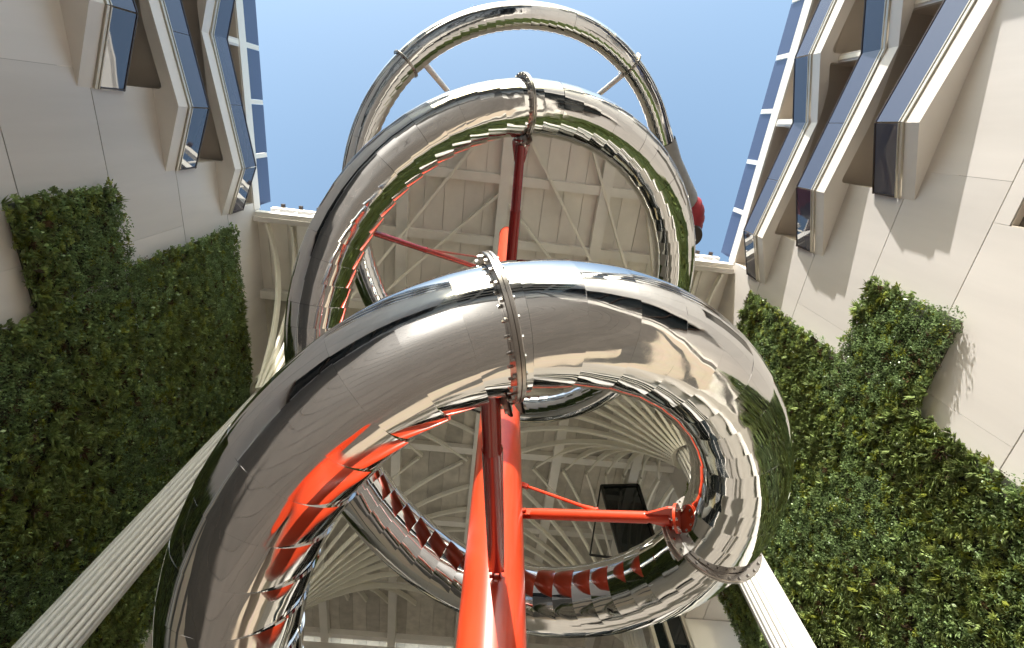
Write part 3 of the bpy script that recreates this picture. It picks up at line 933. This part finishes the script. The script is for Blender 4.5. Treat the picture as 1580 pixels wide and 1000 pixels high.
SADDLEM = paint('bracket_steel', (0.66, 0.64, 0.60), 0.35, metal=0.6)
def flange(sv, nb=26, saddle=False):
    c = Vector(at_len(sv)); t = Vector(at_len(sv + 0.05) - at_len(sv - 0.05)).normalized()
    t, s_, u_ = frame(t)
    prof = [(0.445, -0.030), (0.522, -0.030), (0.526, -0.024), (0.526, -0.004), (0.514, -0.002), (0.514, 0.002), (0.526, 0.004), (0.526, 0.024), (0.522, 0.030), (0.445, 0.030)]
    N = 72
    Vv = []
    for r, h in prof:
        for k in range(N):
            an = 2 * math.pi * k / N
            Vv.append(c + t * h + (s_ * math.cos(an) + u_ * math.sin(an)) * r)
    Ff = [(j * N + k, j * N + (k + 1) % N, (j + 1) * N + (k + 1) % N, (j + 1) * N + k) for j in range(len(prof) - 1) for k in range(N)]
    me = mesh('flange', Vv, Ff, FLANGEM, True); sharpen(me, 30)
    fl = obj('flange', me, slide)
    if saddle:
        inw = (Vector((MX, MY, c.z)) - c); inw = (inw - t * inw.dot(t)).normalized()
        side = t.cross(inw).normalized()
        for sg in (-1, 1):
            Vv = []; NA = 10
            for h in (0.034, 0.052):
                for r in (0.47, 0.60):
                    for k in range(NA + 1):
                        an = math.radians(-30 + 60 * k / NA)
                        Vv.append(c + t * (sg * h) + (inw * math.cos(an) + side * math.sin(an)) * r)
            n1 = NA + 1; Ff = []
            for k in range(NA):
                Ff += [(k, k + 1, n1 + k + 1, n1 + k), (2 * n1 + k, 3 * n1 + k, 3 * n1 + k + 1, 2 * n1 + k + 1), (n1 + k, n1 + k + 1, 3 * n1 + k + 1, 3 * n1 + k)]
            sd_ = obj('saddle_plate', mesh('saddle_plate', Vv, Ff, SADDLEM), fl)
            for k in range(5):
                an = math.radians(-24 + 12 * k)
                q = c + (inw * math.cos(an) + side * math.sin(an)) * 0.565
                Vv2, Ff2 = tube_vf([q + t * (sg * 0.052), q + t * (sg * 0.075)], 0.018, 6)
                obj('bolt', mesh('bolt', Vv2, Ff2, BOLTM), fl)
        # web between the two plates, towards the arm
        q0 = c + inw * 0.53
        Vv, Ff = box_vf((-0.05, -0.10, -0.012), (0.09, 0.10, 0.012))
        Vv = [q0 + inw * v[0] + side * v[1] + t * v[2] for v in Vv]
        obj('saddle_web', mesh('saddle_web', Vv, Ff, SADDLEM), fl)
    for k in range(nb):
        an = 2 * math.pi * (k + 0.5) / nb
        q = c + (s_ * math.cos(an) + u_ * math.sin(an)) * 0.495
        Vv, Ff = tube_vf([q - t * 0.050, q - t * 0.031, q + t * 0.031, q + t * 0.044], [0.014, 0.016, 0.016, 0.014], 6)
        obj('bolt', mesh('bolt', Vv, Ff, BOLTM), fl)
for a in (258.5, 369.5, 631.0, 946.0, 1024.0):
    flange(len_of_angle(a), saddle=a in (258.5, 369.5, 631.0))
flange(3.0, 18)

for a_, b_ in STRUTS:
    tube('strut', [E3(a_), E3(b_)], 0.11, BEAM, slide, 20)
# flared entry hood at the top of the slide
hp = [Vector((v[0], v[1], v[2] + EYE)) for v in ((6.85, -0.05, 23.1), (7.35, 0.85, 23.5), (7.9, 1.75, 24.0), (8.5, 2.6, 24.6))]
Vv, Ff = tube_vf(hp, [0.50, 0.62, 0.85, 1.05], 24, caps=False)
me = mesh('entry_hood', Vv, Ff, GREYCLOTH, True)
obj('entry_hood', me, slide)

pod = thing('start_pod', 'dark red ribbed dome of the slide start beside the canopy edge', 'pod', (9.9, 3.7, EYE + 24.3))
c0 = Vector((9.2, 3.55, EYE + 24.7))
NL, NM = 48, 12
Vv = []; Ff = []
for j in range(NM + 1):
    ph = -0.45 * math.pi + 0.95 * math.pi * j / NM
    for k in range(NL):
        th = 2 * math.pi * k / NL
        lob = 1 - 0.07 * abs(math.cos(8 * th))
        Vv.append(c0 + Vector((1.0 * lob * math.cos(ph) * math.cos(th), 1.45 * lob * math.cos(ph) * math.sin(th), 1.05 * math.sin(ph))))
for j in range(NM):
    for k in range(NL):
        Ff.append((j * NL + k, j * NL + (k + 1) % NL, (j + 1) * NL + (k + 1) % NL, (j + 1) * NL + k))
me = mesh('shell', Vv, Ff, REDCLOTH, True)
obj('shell', me, pod)
tube('foot_ring', [(9.4, 4.1, EYE + 23.6), (9.4, 4.1, EYE + 24.2)], [0.5, 0.7], DARKM, pod, 24)

# ------------------------------------------------------------------ unseen low block added behind the camera for tube reflections
fb = thing('far_building', 'unseen beige block with bands of windows, added behind the camera for reflections', 'building', (0, -34, 0))
box('wall', (-30, -44, 0), (30, -34, 12), BLDG, fb)
me = None
for j in range(3):
    for k in range(12):
        if me is None:
            Vv, Ff = box_vf((0, 0, 0), (3.9, 0.08, 2.1)); me = mesh('window', Vv, Ff, DGLASS)
        obj('window', me, fb, (-29 + k * 4.9, -34.02, 1.0 + j * 3.5))

# unseen walls added to block bright horizon from the tube reflections
hall = thing('dark_backdrop', 'unseen dark glazed backdrop added far back under the canopy', 'building', (0, 37, 0))
box('wall', (-15.6, 37.6, 0), (15.6, 38.0, ZB), FIN, hall)
for sx in (-1, 1):
    box('side_wall', (sx * 15.4, 22.6, 0), (sx * 15.7, 37.5, ZB), FIN, hall)
for k in range(10):
    for j in range(5):
        box('pane', (-15.2 + k * 3.06, 37.45, 0.3 + j * 4.9), (-15.2 + k * 3.06 + 2.94, 37.5, 0.3 + j * 4.9 + 4.75), DGLASS, hall)
